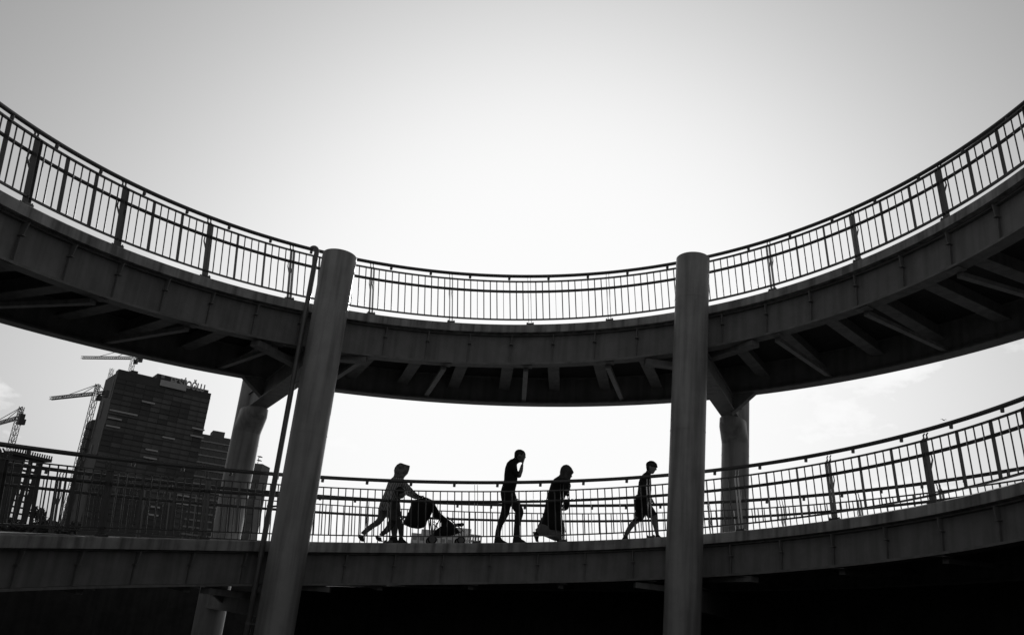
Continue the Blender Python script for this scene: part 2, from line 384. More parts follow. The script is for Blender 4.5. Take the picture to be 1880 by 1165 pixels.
def railing(name, label, r, sgn, i0, i1, ph, dl, lev, hh=1.105, lp=.18):
    mid = hp(lev+ph+((i0+i1)/2-5)*dl, r)
    root = thing(name, label, 'railing', mid, 'railings of the ramp')
    pm = make_post(sgn); T = lambda i: lev+ph+(i-5)*dl
    ta, tb = T(i0)-.02, T(i1)+.02; n = (i1-i0)*10
    pa = lambda dr, dz: [hp(ta+(tb-ta)*k/n, r+dr, dz) for k in range(n+1)]
    MB().tube(pa(sgn*.1, hh), .034, 12).build('handrail', M_rail, root, smooth=True)
    MB().tube(pa(sgn*.1, .757), .028, 12).build('middle_rail', M_rail, root, smooth=True)
    sweep(rect(r-.028, r+.028, .930, .949), ta, tb, n).build('top_rail', M_rail, root, auto=True)
    sweep(rect(r-.028, r+.028, .09, .11), ta, tb, n).build('bottom_rail', M_rail, root, auto=True)
    for i in range(i0, i1+1):
        p = link('post', pm, root, frame(T(i), r))
        b = bpy.data.objects.new('base_plate', bp_me); COL.objects.link(b); b.parent = p
        if i == i1: break
        for k in range(1, 12):
            fb = k % 4 == 0
            link('flat_baluster' if fb else 'baluster', flat if fb else rod, root, frame(T(i+k/12), r))
        for k in (lp, lp+.5): link('rail_light', lamp, root, Matrix.Translation(hp(T(i+k), r+sgn*.1, hh-.02)))
    return root
railing('railing', 'dark railing along the inner edge of the upper ramp, against the open sky', R, 1, -2, 14, PU, DU, U0)
railing('railing', 'dark railing along the inner edge of the lower ramp, in front of the walkers', R, 1, -2, 12, PL, DL, 0, 1.128)
railing('railing', 'dark railing along the outer edge of the lower ramp, behind the walkers', R+WID, -1, -5, 16, .005, .1503, 0, 1.105, .24)
# ------------------------------------------------------------------ the city behind
def atz(x, y, z):                                     # where the ray through a picture point reaches height z
    d = ray(x, y); return V(0, 0, EYE) + d*((z-EYE)/d.z)
def flat2(v): return V(v.x, v.y, 0)
class Face:                                           # upright facade through two ground points
    def __init__(s, A, B):
        s.A = flat2(A); s.B = flat2(B); s.e = (s.B-s.A).normalized(); s.w = (s.B-s.A).length
        s.n = V(s.e.y, -s.e.x, 0)
        if s.n.dot(V(0,0,0)-s.A) < 0: s.n = -s.n      # points towards the lens
    def hit(s, x, y):
        d = ray(x, y); t = (s.A.dot(s.n) - V(0,0,0).dot(s.n))/d.dot(s.n); P = V(0,0,EYE)+d*t
        return (P-s.A).dot(s.e), P.z
    def panel(s, mb, u0, u1, z0, z1, o0, o1):         # slab on the facade between two offsets
        c = s.A+s.e*(u0+u1)/2+s.n*(o0+o1)/2+V(0,0,(z0+z1)/2)
        return mb.box(c, s.e*(u1-u0)/2, s.n*(o1-o0)/2, (0,0,(z1-z0)/2))
def quad_block(mb, A, B, e2, z0, z1):
    A, B, e2 = flat2(A), flat2(B), flat2(e2)
    return mb.hexa([A+V(0,0,z0), B+V(0,0,z0), B+e2+V(0,0,z0), A+e2+V(0,0,z0), A+V(0,0,z1), B+V(0,0,z1), B+e2+V(0,0,z1), A+e2+V(0,0,z1)])

# tall dark tower
A = at(217, 682, 250); ZT = A.z; B = atz(388, 722, ZT); Lc = atz(194, 697, ZT)
e2 = flat2(Lc-A)
tw = thing('tower_block', 'tall dark tower block with pale ledges, rooftop lettering and a crane behind', 'tower', flat2(A))
quad_block(MB(), A, B, e2, 0, ZT).build('wall', M_tower, tw)
F = Face(A, B); FL = Face(Lc, A)
nf, nb = 38, 10
fh = (ZT-2)/nf; bwid = F.w/nb
wg = [MB().box((0,0,0), F.e*(bwid*.485), F.n*.12, (0,0,fh*.38)).mesh('window', m) for m in (M_glass, M_glass2, M_tower)]
zone = {}
for j in range(12, nf):
    for k in range(nb):
        z_ = zone.setdefault((j//4, (k+j//4) // 2), random.choice((0, 1, 2, 1, 2)))
        q = wg[z_ if random.random() < .85 else random.choice((0, 1, 2))]
        c = F.A+F.e*bwid*(k+.5)+F.n*.1+V(0, 0, fh*(j+.5))
        link('window', q, tw, Matrix.Translation(c))
for j in range(12, nf+1, 2):
    F.panel(MB(), .0, F.w, fh*j-.14, fh*j+.14, .02, .28).build('floor_band', M_tower, tw)
z8 = lambda x, y: (80+x/5.064, 630+y/5.064)
z7 = lambda x, y: (240+x/3.639, 800+y/3.639)
led = [(z8(910,538), z8(1028,565)), (z8(612,620), z8(868,672)), (z8(595,688), z8(722,715)), (z8(577,762), z8(705,788)), (z8(1375,787), z8(1490,808)),
       (z8(1360,855), z8(1480,878)), (z8(1100,870), z8(1215,893)), (z8(942,985), z8(1058,1003)), (z8(925,1055), z8(1045,1080)),
       (z7(310,393), z7(390,405)), (z7(300,447), z7(380,458)), (z7(130,468), z7(190,480)), (z7(118,522), z7(180,532))]
for a, b in led:
    u0, za = F.hit(*a); u1, zb = F.hit(*b); z = (za+zb)/2
    F.panel(MB(), u0, u1, z-.26, z+.26, .31, .9).build('ledge', M_ledge, tw)
# roof: parapet, plant rooms, sign board
F.panel(MB(), 0, F.w*.42, ZT, ZT+.9, -4, .05).build('parapet', M_tower, tw)
F.panel(MB(), F.w*.13, F.w*.2, ZT+.9, ZT+1.8, -5, -1).build('plant_room', M_tower, tw)
F.panel(MB(), F.w*.28, F.w*.40, ZT, ZT+.6, -7, -1.5).build('plant_room', M_tower, tw)
u0, za = F.hit(*z8(1085,350)); u1, zb = F.hit(*z8(1320,430))
F.panel(MB(), u0, u1, (za+zb)/2-1.1, (za+zb)/2+.9, .31, .75).build('sign_board', M_ledge, tw)
F.panel(MB(), u0-1.2, u1, ZT, ZT+2.6, -8, -.6).build('plant_room', M_tower, tw)
F.panel(MB(), u1+.1, F.w*.97, ZT, ZT+1.0, -8, -.6).build('plant_room', M_tower, tw)
cu = bpy.data.curves.new('sign', 'FONT'); cu.body = 'EK\u015e\u0130O\u011eLU'; cu.extrude = .12; cu.offset = .035; cu.size = 1
tmp = bpy.data.objects.new('tmp', cu); COL.objects.link(tmp)
dg = bpy.context.evaluated_depsgraph_get(); me = bpy.data.meshes.new_from_object(tmp.evaluated_get(dg)); bpy.data.objects.remove(tmp)
xs = [v.co.x for v in me.vertices]; ys = [v.co.y for v in me.vertices]; wd = max(xs)-min(xs)
uL, _ = F.hit(312, 703); uR, _ = F.hit(376, 710)
sc = (uR-uL)/wd; hs = 2.5/(.72)
Mx = Matrix((F.e, V(0,0,1), F.n)).transposed().to_4x4()
me.transform(Matrix.Translation(F.A+F.e*uL+F.n*.35+V(0,0,ZT-.15)) @ Mx @ Matrix.Diagonal((sc, hs, 1, 1)) @ Matrix.Translation((-min(xs), 0, 0)))
me.materials.clear(); me.materials.append(M_sign); me.name = 'sign_lettering'
link('sign_lettering', me, tw)
F.panel(MB(), F.hit(297,690)[0], F.hit(303,691)[0], ZT+1.3, ZT+2.5, -.55, -.3).build('sign_emblem', M_band, tw)
# left flank: pale strips and scaffold
for (xa, ya, xb, yb, w_) in ((665,330,612,510,.9), (560,535,520,700,.9), (462,940,430,1035,.9), (684,320,632,540,.3), (575,740,490,1035,.3), (500,660,455,880,.3)):
    ua, za = FL.hit(*z8(xa,ya)); ub, zb = FL.hit(*z8(xb,yb)); u = min(max((ua+ub)/2, .4), FL.w-.2)
    FL.panel(MB(), u-w_/2, u+w_/2, min(za,zb), max(za,zb), .02, .25).build('facade_strip', M_band, tw)
zl = at(165, 768, 262).z
quad_block(MB(), Lc+V(-1.3, .8, 0), Lc+V(-.05, .3, 0), e2*.5, 0, zl).build('lift_shaft', M_tower, tw)
for j in range(3, 16):
    zz = zl*j/16; mb = MB(); c = flat2(Lc)+V(-1.7, .6, zz); mb.box(c, (.6,0,0), (0,.7,0), (0,0,.15)); mb.build('scaffold_deck', M_crane, tw)

# cranes
def lattice(mb, a, b, w, n, t=.22):
    a, b = Vector(a), Vector(b); d = (b-a).normalized(); s1 = d.orthogonal().normalized(); s1 = d.cross(V(0,0,1)) if abs(d.z) < .9 else V(1,0,0); s1.normalize(); s2 = d.cross(s1)
    cs = [s1*w/2+s2*w/2, s1*-w/2+s2*w/2, s1*-w/2+s2*-w/2, s1*w/2+s2*-w/2]
    for c in cs: mb.beam(a+c, b+c, t, t, up=s1+s2*.3)
    for i in range(n):
        p, q = a+(b-a)*i/n, a+(b-a)*(i+1)/n
        for k in range(4):
            mb.beam(p+cs[k], q+cs[(k+1) % 4], t*.7, t*.7, up=s1+s2*.37); mb.beam(p+cs[k], p+cs[(k+1) % 4], t*.7, t*.7, up=s1+s2*.37)
    return mb
def crane(label, top, jib_tip, cj, apex_h, Y, w=1.25, t=.14, cw=.55):
    P = at(*top, Y); base = flat2(P)
    c = thing('tower_crane', label, 'crane', base, 'tower cranes over the building sites')
    lattice(MB(), base, P, w, 26, t).build('mast', M_crane, c)
    tip = atz(*jib_tip, P.z); d = flat2(tip-P).normalized(); back = P-d*cj
    lattice(MB(), P+d*1.2, tip, .85, 26, t*.75).build('jib', M_crane, c)
    lattice(MB(), P-d*1.2, back, .85, 6, t*.8).build('counter_jib', M_crane, c)
    MB().box(back-V(0,0,.9*cw), d*1.1*cw, d.cross(V(0,0,1))*.8*cw, (0,0,1.9*cw)).build('counterweight', M_crane, c)
    ap = P+V(0,0,apex_h)
    lattice(MB(), P, ap, 1.0, 4, t).build('tower_head', M_crane, c)
    for q in (P+(tip-P)*.35, P+(tip-P)*.75, back): MB().beam(ap, q, .14, .14).build('tie_rod', M_crane, c)
    MB().box(P+d.cross(V(0,0,1))*1.3-V(0,0,1.0), d*.6, d.cross(V(0,0,1))*.5, (0,0,.8)).build('cab', M_crane, c)
crane('lattice tower crane standing along the left flank of the dark tower', (176, 722), (93, 731), 5.5, 2.9, 236)
crane('lattice tower crane rising behind the roof of the dark tower', (246, 657), (150, 656), 3.0, 4.5, 285)
crane('lattice tower crane at the far left edge, above the unfinished block', (35, 766), (-40, 787), 2.2, 3.2, 230, 1.25, .14, .8)
mp0 = at(206, 676, 262); hm = lattice(MB(), flat2(mp0), mp0, .9, 34, .12)
tag(rebase(hm.build('hoist_mast', M_crane), flat2(mp0)), 'thin lattice hoist mast on the left corner of the dark tower', 'hoist')

# second block, half hidden by the rear column
A2 = at(362, 794, 330); Z2 = A2.z; B2 = atz(440, 808, Z2); F2 = Face(A2, B2)
b2 = thing('apartment_block', 'grey apartment block with pale floor bands between tower and rear column', 'building', flat2(A2))
quad_block(MB(), A2, B2, V(3, 16, 0), 0, Z2).build('wall', M_bldg, b2)
nf2 = 22; fh2 = Z2/nf2; nb2 = 6; bw2 = F2.w/nb2
w2 = MB().box((0,0,0), F2.e*(bw2*.36), F2.n*.1, (0,0,fh2*.3)).mesh('window', M_glass)
for j in range(5, nf2):
    F2.panel(MB(), 0, F2.w, fh2*j-.3, fh2*j+.3, .02, .5).build('floor_band', M_band, b2)
    for k in range(nb2): link('window', w2, b2, Matrix.Translation(F2.A+F2.e*bw2*(k+.5)+F2.n*.06+V(0,0,fh2*(j+.5))))
u0, _ = F2.hit(392, 790); u1, _ = F2.hit(414, 794)
F2.panel(MB(), u0, u1, Z2, Z2+2.4, -8, -1).build('plant_room', M_bldg, b2)
# slim block right of the rear column
A3 = at(460, 849, 360); Z3 = A3.z; B3 = atz(482, 851, Z3); F3 = Face(A3, B3)
b3 = thing('slim_block', 'slim dark block with rooftop fins just right of the left rear column', 'building', flat2(A3))
quad_block(MB(), A3, B3, V(1, 9, 0), 0, Z3).build('wall', M_bldg, b3)
for j in range(5, 16): F3.panel(MB(), 0, F3.w, Z3*j/16-.3, Z3*j/16+.3, .02, .4).build('floor_band', M_bldg, b3)
for dz in (1.5, 3.2): F3.panel(MB(), F3.w*.5, F3.w*.78, Z3+dz-.12, Z3+dz+.12, -2, .5).build('roof_fin', M_bldg, b3)
F3.panel(MB(), F3.w*.52, F3.w*.56, Z3, Z3+3.3, -1, -.8).build('fin_post', M_bldg, b3)
# unfinished frame at the far left
A4 = at(-60, 815, 430); Z4 = at(78, 846, 430).z; A4 = atz(-60, 815, Z4); B4 = atz(80, 846, Z4); F4 = Face(A4, B4)
b4 = thing('unfinished_block', 'dark unfinished concrete block with see-through window gaps behind the left railing', 'building', flat2(A4))
fh4 = 3.1; D4 = 6
ua = [F4.hit(x, 880)[0] for x in (37, 44.5, 52, 59.5)]
for j in range(22):
    z0 = Z4-fh4*(j+1); 
    if z0 < 2: break
    F4.panel(MB(), 0, F4.w, z0+fh4-.5, z0+fh4, -D4, 0).build('floor_slab', M_raw, b4)
    F4.panel(MB(), 0, ua[0], z0, z0+fh4-.51, -.7, -.1).build('infill_wall', M_raw, b4)
    F4.panel(MB(), ua[1], ua[2], z0, z0+fh4-.51, -.7, -.1).build('pier', M_raw, b4)
    F4.panel(MB(), ua[3], F4.w, z0, z0+fh4-.51, -.7, -.1).build('infill_wall', M_raw, b4)
F4.panel(MB(), F4.w*.55, F4.w*1.09, Z4+.02, Z4+1.6, -D4, 1.5).build('formwork_deck', M_raw, b4)
for k in range(16):
    u = F4.w*(.58+.5*k/15); F4.panel(MB(), u-.35, u+.35, Z4+1.62, Z4+3.3, 1.0, 1.2).build('edge_panel', M_raw, b4)
F4.panel(MB(), 0, ua[0]-8, 0, Z4-.6, -D4, -.8).build('core', M_raw, b4)
# half-built blocks behind the stroller, haze put into their pale colour
A5 = at(756, 977, 430); Z5 = A5.z; B5 = atz(846, 986, Z5); F5 = Face(A5, B5)
b5 = thing('hazy_block', 'half-built block lightened for haze, low on the horizon behind the stroller', 'building', flat2(A5))
quad_block(MB(), A5, B5, V(0, 14, 0), 0, Z5).build('wall', M_hazed, b5)
u0, zz = F5.hit(774, 970); u1, _ = F5.hit(858, 970)
F5.panel(MB(), u0, u1, Z5+.01, zz, -12, -1).build('upper_storey', M_hazed, b5)
u0, _ = F5.hit(838, 966); u1, zz = F5.hit(866, 967)
F5.panel(MB(), u0, u1, 1, zz-.6, -13, -3).build('stair_tower', M_hazed, b5)
for k in range(7):
    u = F5.w*(k+.5)/7
    for j in range(1, 5): F5.panel(MB(), u-1.1, u+1.1, Z5-3.2*j-.2, Z5-3.2*j+1.5, .01, .08).build('window', M_band, b5)  # window tone lifted as well, for the same haze
A6 = at(860, 979, 425); Z6 = A6.z; B6 = atz(884, 982, Z6); F6 = Face(A6, B6)
b6 = thing('open_frame', 'bare concrete frame with open bays right of the stroller on the horizon', 'building', flat2(A6))
for j in range(9): F6.panel(MB(), 0, F6.w, Z6-2.9*j-.8, Z6-2.9*j, -6, 0).build('floor_slab', M_hazed, b6)
for k in range(6):
    u = F6.w*k/5
    for o in (0, -5.4): F6.panel(MB(), u-.35, u+.35, 1, Z6-.81, o-.6, o-.05).build('frame_column', M_hazed, b6)

# trees beyond the lower ramp on the left
def tree(label, base, h, rc, seed):
    rnd = random.Random(seed); base = Vector(base)
    t = thing('tree', label, 'tree', base, 'trees beyond the ramp')
    tm = MB(); tm.tube([base, base+V(.1,0,h*.4), base+V(0,.1,h*.75)], [h*.035, h*.025, h*.01], 10)
    for k in range(6):
        a = rnd.uniform(0, 2*pi); p = base+V(0,0,h*rnd.uniform(.35,.6)); tm.tube([p, p+V(cos(a)*rc*.4, sin(a)*rc*.4, h*.13), p+V(cos(a)*rc*.75, sin(a)*rc*.75, h*.22)], [h*.014, h*.009, h*.003], 6)
    tm.build('trunk', M_bark, t)
    cm = MB(); clumps = []
    for k in range(16):
        v = V(rnd.gauss(0,1), rnd.gauss(0,1), rnd.gauss(0,1)).normalized()*rnd.uniform(.3,.85); clumps.append((base+V(v.x*rc, v.y*rc, h*.68+v.z*h*.3), rc*rnd.uniform(.25,.42)))
    for c, r in clumps:
        for k in range(150):
            v = V(rnd.gauss(0,1), rnd.gauss(0,1), rnd.gauss(0,1)).normalized()*r*rnd.random()**.4; p = c+v
            a = V(rnd.gauss(0,1), rnd.gauss(0,1), rnd.gauss(0,1)).normalized()*rnd.uniform(.1,.2); b = a.orthogonal().normalized()*rnd.uniform(.06,.12)
            n0 = len(cm.v); cm.v += [tuple(p-a), tuple(p+b), tuple(p+a), tuple(p-b)]; cm.f.append((n0, n0+1, n0+2, n0+3))
    me = bpy.data.meshes.new('crown'); me.from_pydata(cm.v, [], cm.f); me.materials.append(M_leaf); link('crown', me, t)
for (px, py, Y, rc, lb) in ((87, 918, 75, 1.7, 'round dark tree low behind the left railing, nearest the sky gap'), (122, 936, 70, 1.5, 'lower dark tree beside the round one behind the left railing'), (45, 940, 66, 1.9, 'dark tree in front of the unfinished block at the left edge')):
    P = at(px, py, Y); tree(lb, flat2(P), P.z, rc, px)

# a gull in the sky on the right
P = at(1733, 771, 150); gb = thing('bird', 'small gull with raised wings above the right handrail', 'bird', P)
MB().ell(P, (V(.28,0,-.02), V(0,.08,0), V(0,0,.07))).build('body', M_feather, gb, smooth=True)
for sg in (-1, 1):
    w_ = MB(); q = [P+V(sg*.05-.0,0,.03), P+V(sg*.32,.1,.24), P+V(sg*.66,.1,.14)]
    for a, b, c1, c2 in ((q[0], q[1], .13, .1), (q[1], q[2], .1, .02)):
        w_.hexa([a+V(0,-c1,0), b+V(0,-c2,0), b+V(0,c2,0), a+V(0,c1,0), a+V(0,-c1,.03), b+V(0,-c2,.02), b+V(0,c2,.02), a+V(0,c1,.03)])
    w_.build('wing', M_feather, gb)

# ------------------------------------------------------------------ people and stroller
class Fig:                                            # works in the upright plane along the walking direction
    def __init__(s, off, zoom, t0, r0):
        s.off, s.zoom, s.t0, s.r0 = off, zoom, t0, r0
        s.er = er(t0); s.fw = V(cos(t0), -sin(t0), 0); s.o = hp(t0, r0); s.parts = []
    def p(s, x, y, lat=0.):                           # point in the plane, lat metres towards the outer railing
        d = ray(s.off[0]+x/s.zoom, s.off[1]+y/s.zoom); c = V(0,0,EYE)
        P = c+d*((s.o-c).dot(s.er)/d.dot(s.er))
        return P+s.er*lat
    def deck(s, P): return zc(math.atan2(P.x-CX, P.y-CY))-.02
    def loft(s, secs, m, lat=0., n=20, power=1.):
        rings = []
        for (x0, y0, x1, y1, b, *l) in secs:
            la = l[0] if l else lat
            a, c = s.p(x0, y0, la), s.p(x1, y1, la); mid = (a+c)/2; h = (c-a)/2
            rings.append([mid+h*cos(2*pi*k/n)+s.er*(b*sin(2*pi*k/n)) for k in range(n)])
        s.parts.append((MB().loft(rings), m, ('loft', rings)))
    def cap(s, pts, m):                               # pts: (x, y, lat, radius)
        P = [s.p(x, y, l) for x, y, l, r in pts]; R_ = [q[3] for q in pts]
        mb = MB(); mb.tube(P, R_, 12)
        for q, r in ((P[0], R_[0]), (P[-1], R_[-1])): mb.ell(q, (V(r,0,0), V(0,r,0), V(0,0,r)), 12, 8)
        s.parts.append((mb, m, None))
    def ell(s, x, y, lat, rf, rl, ru, m, tilt=0.):
        f = s.fw*cos(tilt)+V(0,0,1)*-sin(tilt); u = s.fw*sin(tilt)+V(0,0,1)*cos(tilt)
        s.parts.append((MB().ell(s.p(x, y, lat), (f*rf, s.er*rl, u*ru)), m, None))
    def foot(s, heel, toe, top0, top1, lat, m, w=.048, flat=True):
        # shoe: ankle opening top0-top1, sole heel-toe lowered onto the deck
        a, b = s.p(*heel, lat), s.p(*toe, lat)
        if flat: a.z = s.deck(a)+.004; b.z = s.deck(b)+.004
        c, d = s.p(*top0, lat), s.p(*top1, lat); n = 16; rings = []
        for k, f in enumerate((0, .18, .38, .62, 1)):
            A_ = a.lerp(c, f); tipf = (1, .98, .72, .25, 0)[k]; base = d.lerp(b, tipf); base.z = A_.z + (d.z-c.z)*f + ((b.z-a.z)*(1-f))
            mid = (A_+base)/2; h = (base-A_)/2; ww = w*(1, 1.08, 1.0, .9, .85)[k]
            rings.append([mid+h*cos(2*pi*q/n)+s.er*(ww*sin(2*pi*q/n)) for q in range(n)])
        s.parts.append((MB().loft(rings), m, None))
    def hand(s, wrist, tip, lat, m, curl=.5, spread=V(0,0,0), size=1.):
        # palm, four bent fingers of unequal length and a thumb on the side
        a, b = s.p(*wrist, lat), s.p(*tip, lat); d = (b-a).normalized(); sd = s.er; nrm = d.cross(sd).normalized()
        pl = .085*size; mb = MB()
        mb.ell(a+d*pl*.5, (d*pl*.62, sd*.038*size, nrm*.017*size), 12, 8)
        for k, (off, ln) in enumerate(((-.028, .066), (-.01, .076), (.009, .072), (.027, .055))):
            q0 = a+d*pl*.85+sd*off*size; q1 = q0+(d*cos(curl*.5)+nrm*sin(curl*.5))*ln*.5*size; q2 = q1+(d*cos(curl*1.6)+nrm*sin(curl*1.6))*ln*.5*size
            mb.tube([q0, q1, q2], [.0095*size, .009*size, .008*size], 8)
        t0 = a+d*pl*.25-sd*.03*size; mb.tube([t0, t0+(d*.7-sd*.6+nrm*.3)*.035*size, t0+(d-sd*.45+nrm*.5)*.06*size], [.012*size, .0105*size, .009*size], 8)
        s.parts.append((mb, m, None))
    def body(s, root, name='body', voxel=.009, smooth=4):
        mb = MB(); mats = []; src = []
        for i, (q, m, _) in enumerate(s.parts):
            mb.add(q.v, q.f)
            if m not in mats: mats.append(m)
            src += [(Vector(v), mats.index(m)) for v in q.v]
        me = mb.mesh('tmp', mats[0]); o = bpy.data.objects.new('tmp', me); COL.objects.link(o)
        md = o.modifiers.new('r', 'REMESH'); md.mode = 'VOXEL'; md.voxel_size = voxel
        sm = o.modifiers.new('s', 'SMOOTH'); sm.factor = .5; sm.iterations = smooth
        dg = bpy.context.evaluated_depsgraph_get(); out = bpy.data.meshes.new_from_object(o.evaluated_get(dg)); bpy.data.objects.remove(o)
        out.materials.clear()
        for m in mats: out.materials.append(m)
        from mathutils.kdtree import KDTree
        kd = KDTree(len(src))
        for i, (v, k) in enumerate(src): kd.insert(v, i)
        kd.balance()
        for f in out.polygons: f.material_index = src[kd.find(f.center)[1]][1]; f.use_smooth = True
        out.name = name; s.parts = []
        return s.child(out, name, root)
    def child(s, me, name, root):
        o = link(name, me, root); return o
    def flush(s, name, m, root, smooth=True):
        mb = MB()
        for q, _, _2 in s.parts: mb.add(q.v, q.f)
        s.parts = []; return mb.build(name, m, root, smooth=smooth)

# --- man with a hand to his face
f = Fig((890, 820), 6.473, .018, R+.4)
man = thing('person', 'person in dark shirt and trousers walking with one hand raised to the face', 'person', f.o, 'walkers on the lower ramp')
f.loft([(352,118,425,180,.052), (340,135,402,190,.058), (300,152,385,202,.13), (262,190,384,226,.19), (240,250,390,275,.195), (230,330,393,330,.175), (228,390,388,395,.155), (213,440,380,445,.15), (195,500,364,505,.16), (186,550,363,558,.17), (194,610,380,612,.17), (205,655,398,650,.16)], M_black)
f.loft([(204,620,335,640,.085), (200,700,305,715,.085), (188,770,288,792,.078), (162,855,250,862,.066), (140,930,212,928,.058), (125,1000,192,1000,.05), (117,1062,188,1062,.045)], M_trous, .09)
f.loft([(290,620,402,640,.085), (312,690,436,700,.088), (332,745,456,745,.082), (364,790,462,790,.072), (360,840,448,840,.066), (350,900,428,900,.06), (344,980,412,980,.052), (339,1062,412,1062,.045)], M_trous, -.09)
f.foot((104,1135), (288,1135), (117,1062), (190,1062), .09, M_shoe); f.foot((326,1135), (502,1135), (338,1062), (414,1062), -.09, M_shoe)
f.ell(424,98,0,.104,.077,.112, M_skin, .3)
f.loft([(385,95,488,88,.068), (392,130,482,125,.062), (402,160,470,165,.05), (425,182,462,188,.032)], M_skin)
f.cap([(474,105,0,.011), (484,126,0,.014), (474,130,0,.01)], M_skin)
for l in (-.078, .078): f.ell(412,112,l,.022,.012,.034, M_skin, .2)
f.cap([(305,222,-.17,.062), (345,290,-.18,.056), (402,356,-.15,.045)], M_black)
f.cap([(408,356,-.15,.043), (430,290,-.12,.04), (443,225,-.06,.028)], M_skin)
f.hand((444,222), (466,140), -.045, M_skin, .5)
f.cap([(305,222,.17,.06), (290,330,.2,.05), (300,410,.2,.043)], M_black); f.cap([(300,410,.2,.042), (340,520,.19,.035), (365,585,.17,.027)], M_skin); f.hand((365,585), (392,628), .17, M_skin, .8)
f.body(man)
f.ell(416,86,0,.11,.083,.098, M_hair, .25); f.loft([(352,80,400,110,.07), (350,115,385,140,.055)], M_hair); f.flush('hair', M_hair, man)

# --- woman in dark coat and scarf, with a bag
f = Fig((970, 840), 7.28, .143, R+.42)
wo2 = thing('person', 'person in long black coat, dark headscarf and pale skirt walking behind the boy', 'person', f.o, 'walkers on the lower ramp')
f.ell(525,185,0,.085,.075,.11, M_skin, .3); f.cap([(568,205,0,.012), (580,250,0,.013), (562,262,0,.012)], M_skin)
f.loft([(430,250,520,280,.06), (350,300,550,310,.15), (310,360,540,360,.19), (280,450,520,440,.18), (255,560,470,560,.16), (240,650,430,650,.17)], M_black)
f.loft([(230,640,380,650,.09), (180,780,300,800,.08), (120,900,190,930,.06), (90,980,140,990,.045)], M_dark, .08)
f.loft([(320,640,450,640,.09), (360,800,460,800,.075), (395,950,465,950,.06), (405,1060,465,1060,.045)], M_dark, -.08)
f.foot((372,1120), (530,1120), (400,1065), (470,1065), -.08, M_shoe, .042)
f.loft([(52,978,142,985,.04), (62,1025,140,1035,.044), (82,1075,128,1082,.042), (92,1112,136,1116,.036)], M_shoe, .08)
f.cap([(440,330,-.2,.058), (480,430,-.22,.052), (500,462,-.2,.046)], M_black); f.cap([(500,462,-.2,.045), (530,440,-.12,.036), (545,420,-.06,.03)], M_black); f.hand((540,425), (560,385), -.05, M_skin, .8)
f.cap([(430,330,.19,.055), (470,430,.2,.05), (520,480,.12,.032)], M_black)
f.body(wo2)
f.loft([(505,88,522,92,.02), (465,100,545,100,.05), (437,128,575,128,.08), (425,165,600,175,.092), (420,195,608,196,.094), (422,216,582,228,.09), (405,240,570,262,.1), (360,270,562,285,.15), (335,290,560,300,.175)], M_scarf2); f.flush('headscarf', M_scarf2, wo2)
f.loft([(345,287,556,295,.17), (300,350,562,350,.215), (275,430,555,425,.21), (250,500,505,490,.19), (238,560,478,560,.18), (224,640,442,640,.19), (205,740,440,735,.2), (184,830,460,830,.22), (160,890,484,900,.23), (215,965,500,988,.22)], M_black, n=28); f.flush('coat', M_black, wo2)
f.loft([(180,860,470,870,.2), (120,930,480,940,.205), (90,960,480,975,.2), (142,1025,479,1030,.19), (225,1052,478,1062,.17), (330,1098,478,1108,.13)], M_pskirt, n=28); f.flush('skirt', M_pskirt, wo2)
bag = thing('handbag', 'dark rounded bag carried in front of the person in the black coat', 'bag', f.p(500,700,-.05))
f.loft([(482,560,540,562,.06), (472,590,548,590,.085), (462,640,552,640,.095), (452,685,536,685,.09), (446,703,505,705,.06)], M_black, -.05); f.flush('pouch', M_black, bag)
f.cap([(478,565,-.1,.008), (500,500,-.1,.008), (545,425,-.06,.008)], M_black); f.cap([(536,565,-.03,.008), (520,500,-.05,.008), (545,425,-.05,.008)], M_black); f.flush('strap', M_black, bag)

# --- boy in shorts
f = Fig((1130, 840), 7.28, .362, R+.4)
boy = thing('person', 'person in shorts and dark vest striding beside the right column, rightmost of the walkers', 'person', f.o, 'walkers on the lower ramp')
f.ell(480,112,0,.1,.076,.1, M_skin, .2)
f.loft([(420,120,545,118,.066), (425,150,542,152,.062), (432,180,525,184,.052), (448,205,505,214,.035)], M_skin)
f.cap([(540,135,0,.011), (548,158,0,.012), (535,160,0,.01)], M_skin)
for l in (-.076, .076): f.ell(468,135,l,.02,.012,.032, M_skin)
f.loft([(422,150,480,200,.048), (405,190,470,220,.055), (372,214,472,238,.1), (332,265,474,275,.155), (310,330,478,338,.15), (300,420,480,420,.13), (292,485,475,490,.13), (285,520,475,520,.13)], M_dark)
f.loft([(272,500,474,500,.14), (254,580,478,580,.155), (255,650,490,650,.155), (262,700,470,705,.14)], M_black)
f.loft([(256,640,400,680,.095), (256,740,385,770,.09), (250,830,336,848,.085)], M_black, .08); f.loft([(350,660,505,655,.095), (398,745,552,735,.095), (442,815,566,772,.088)], M_black, -.08)
f.loft([(242,785,310,850,.055), (196,842,252,890,.055), (150,905,206,946,.052), (114,980,170,1000,.038), (97,1035,152,1038,.034)], M_skin, .08)
f.loft([(470,790,572,780,.058), (500,880,580,878,.055), (524,960,582,958,.042), (546,1035,590,1032,.034)], M_skin, -.08)
f.foot((46,1088), (172,1088), (95,1040), (155,1040), .08, M_shoe, .042); f.foot((540,1085), (672,1080), (545,1035), (594,1035), -.08, M_shoe, .042)
f.cap([(400,285,-.17,.05), (435,400,-.19,.044), (462,510,-.19,.036)], M_dark); f.cap([(462,510,-.19,.034), (495,570,-.18,.03), (522,610,-.17,.023)], M_skin); f.hand((520,606), (552,650), -.17, M_skin, .7, size=.85)
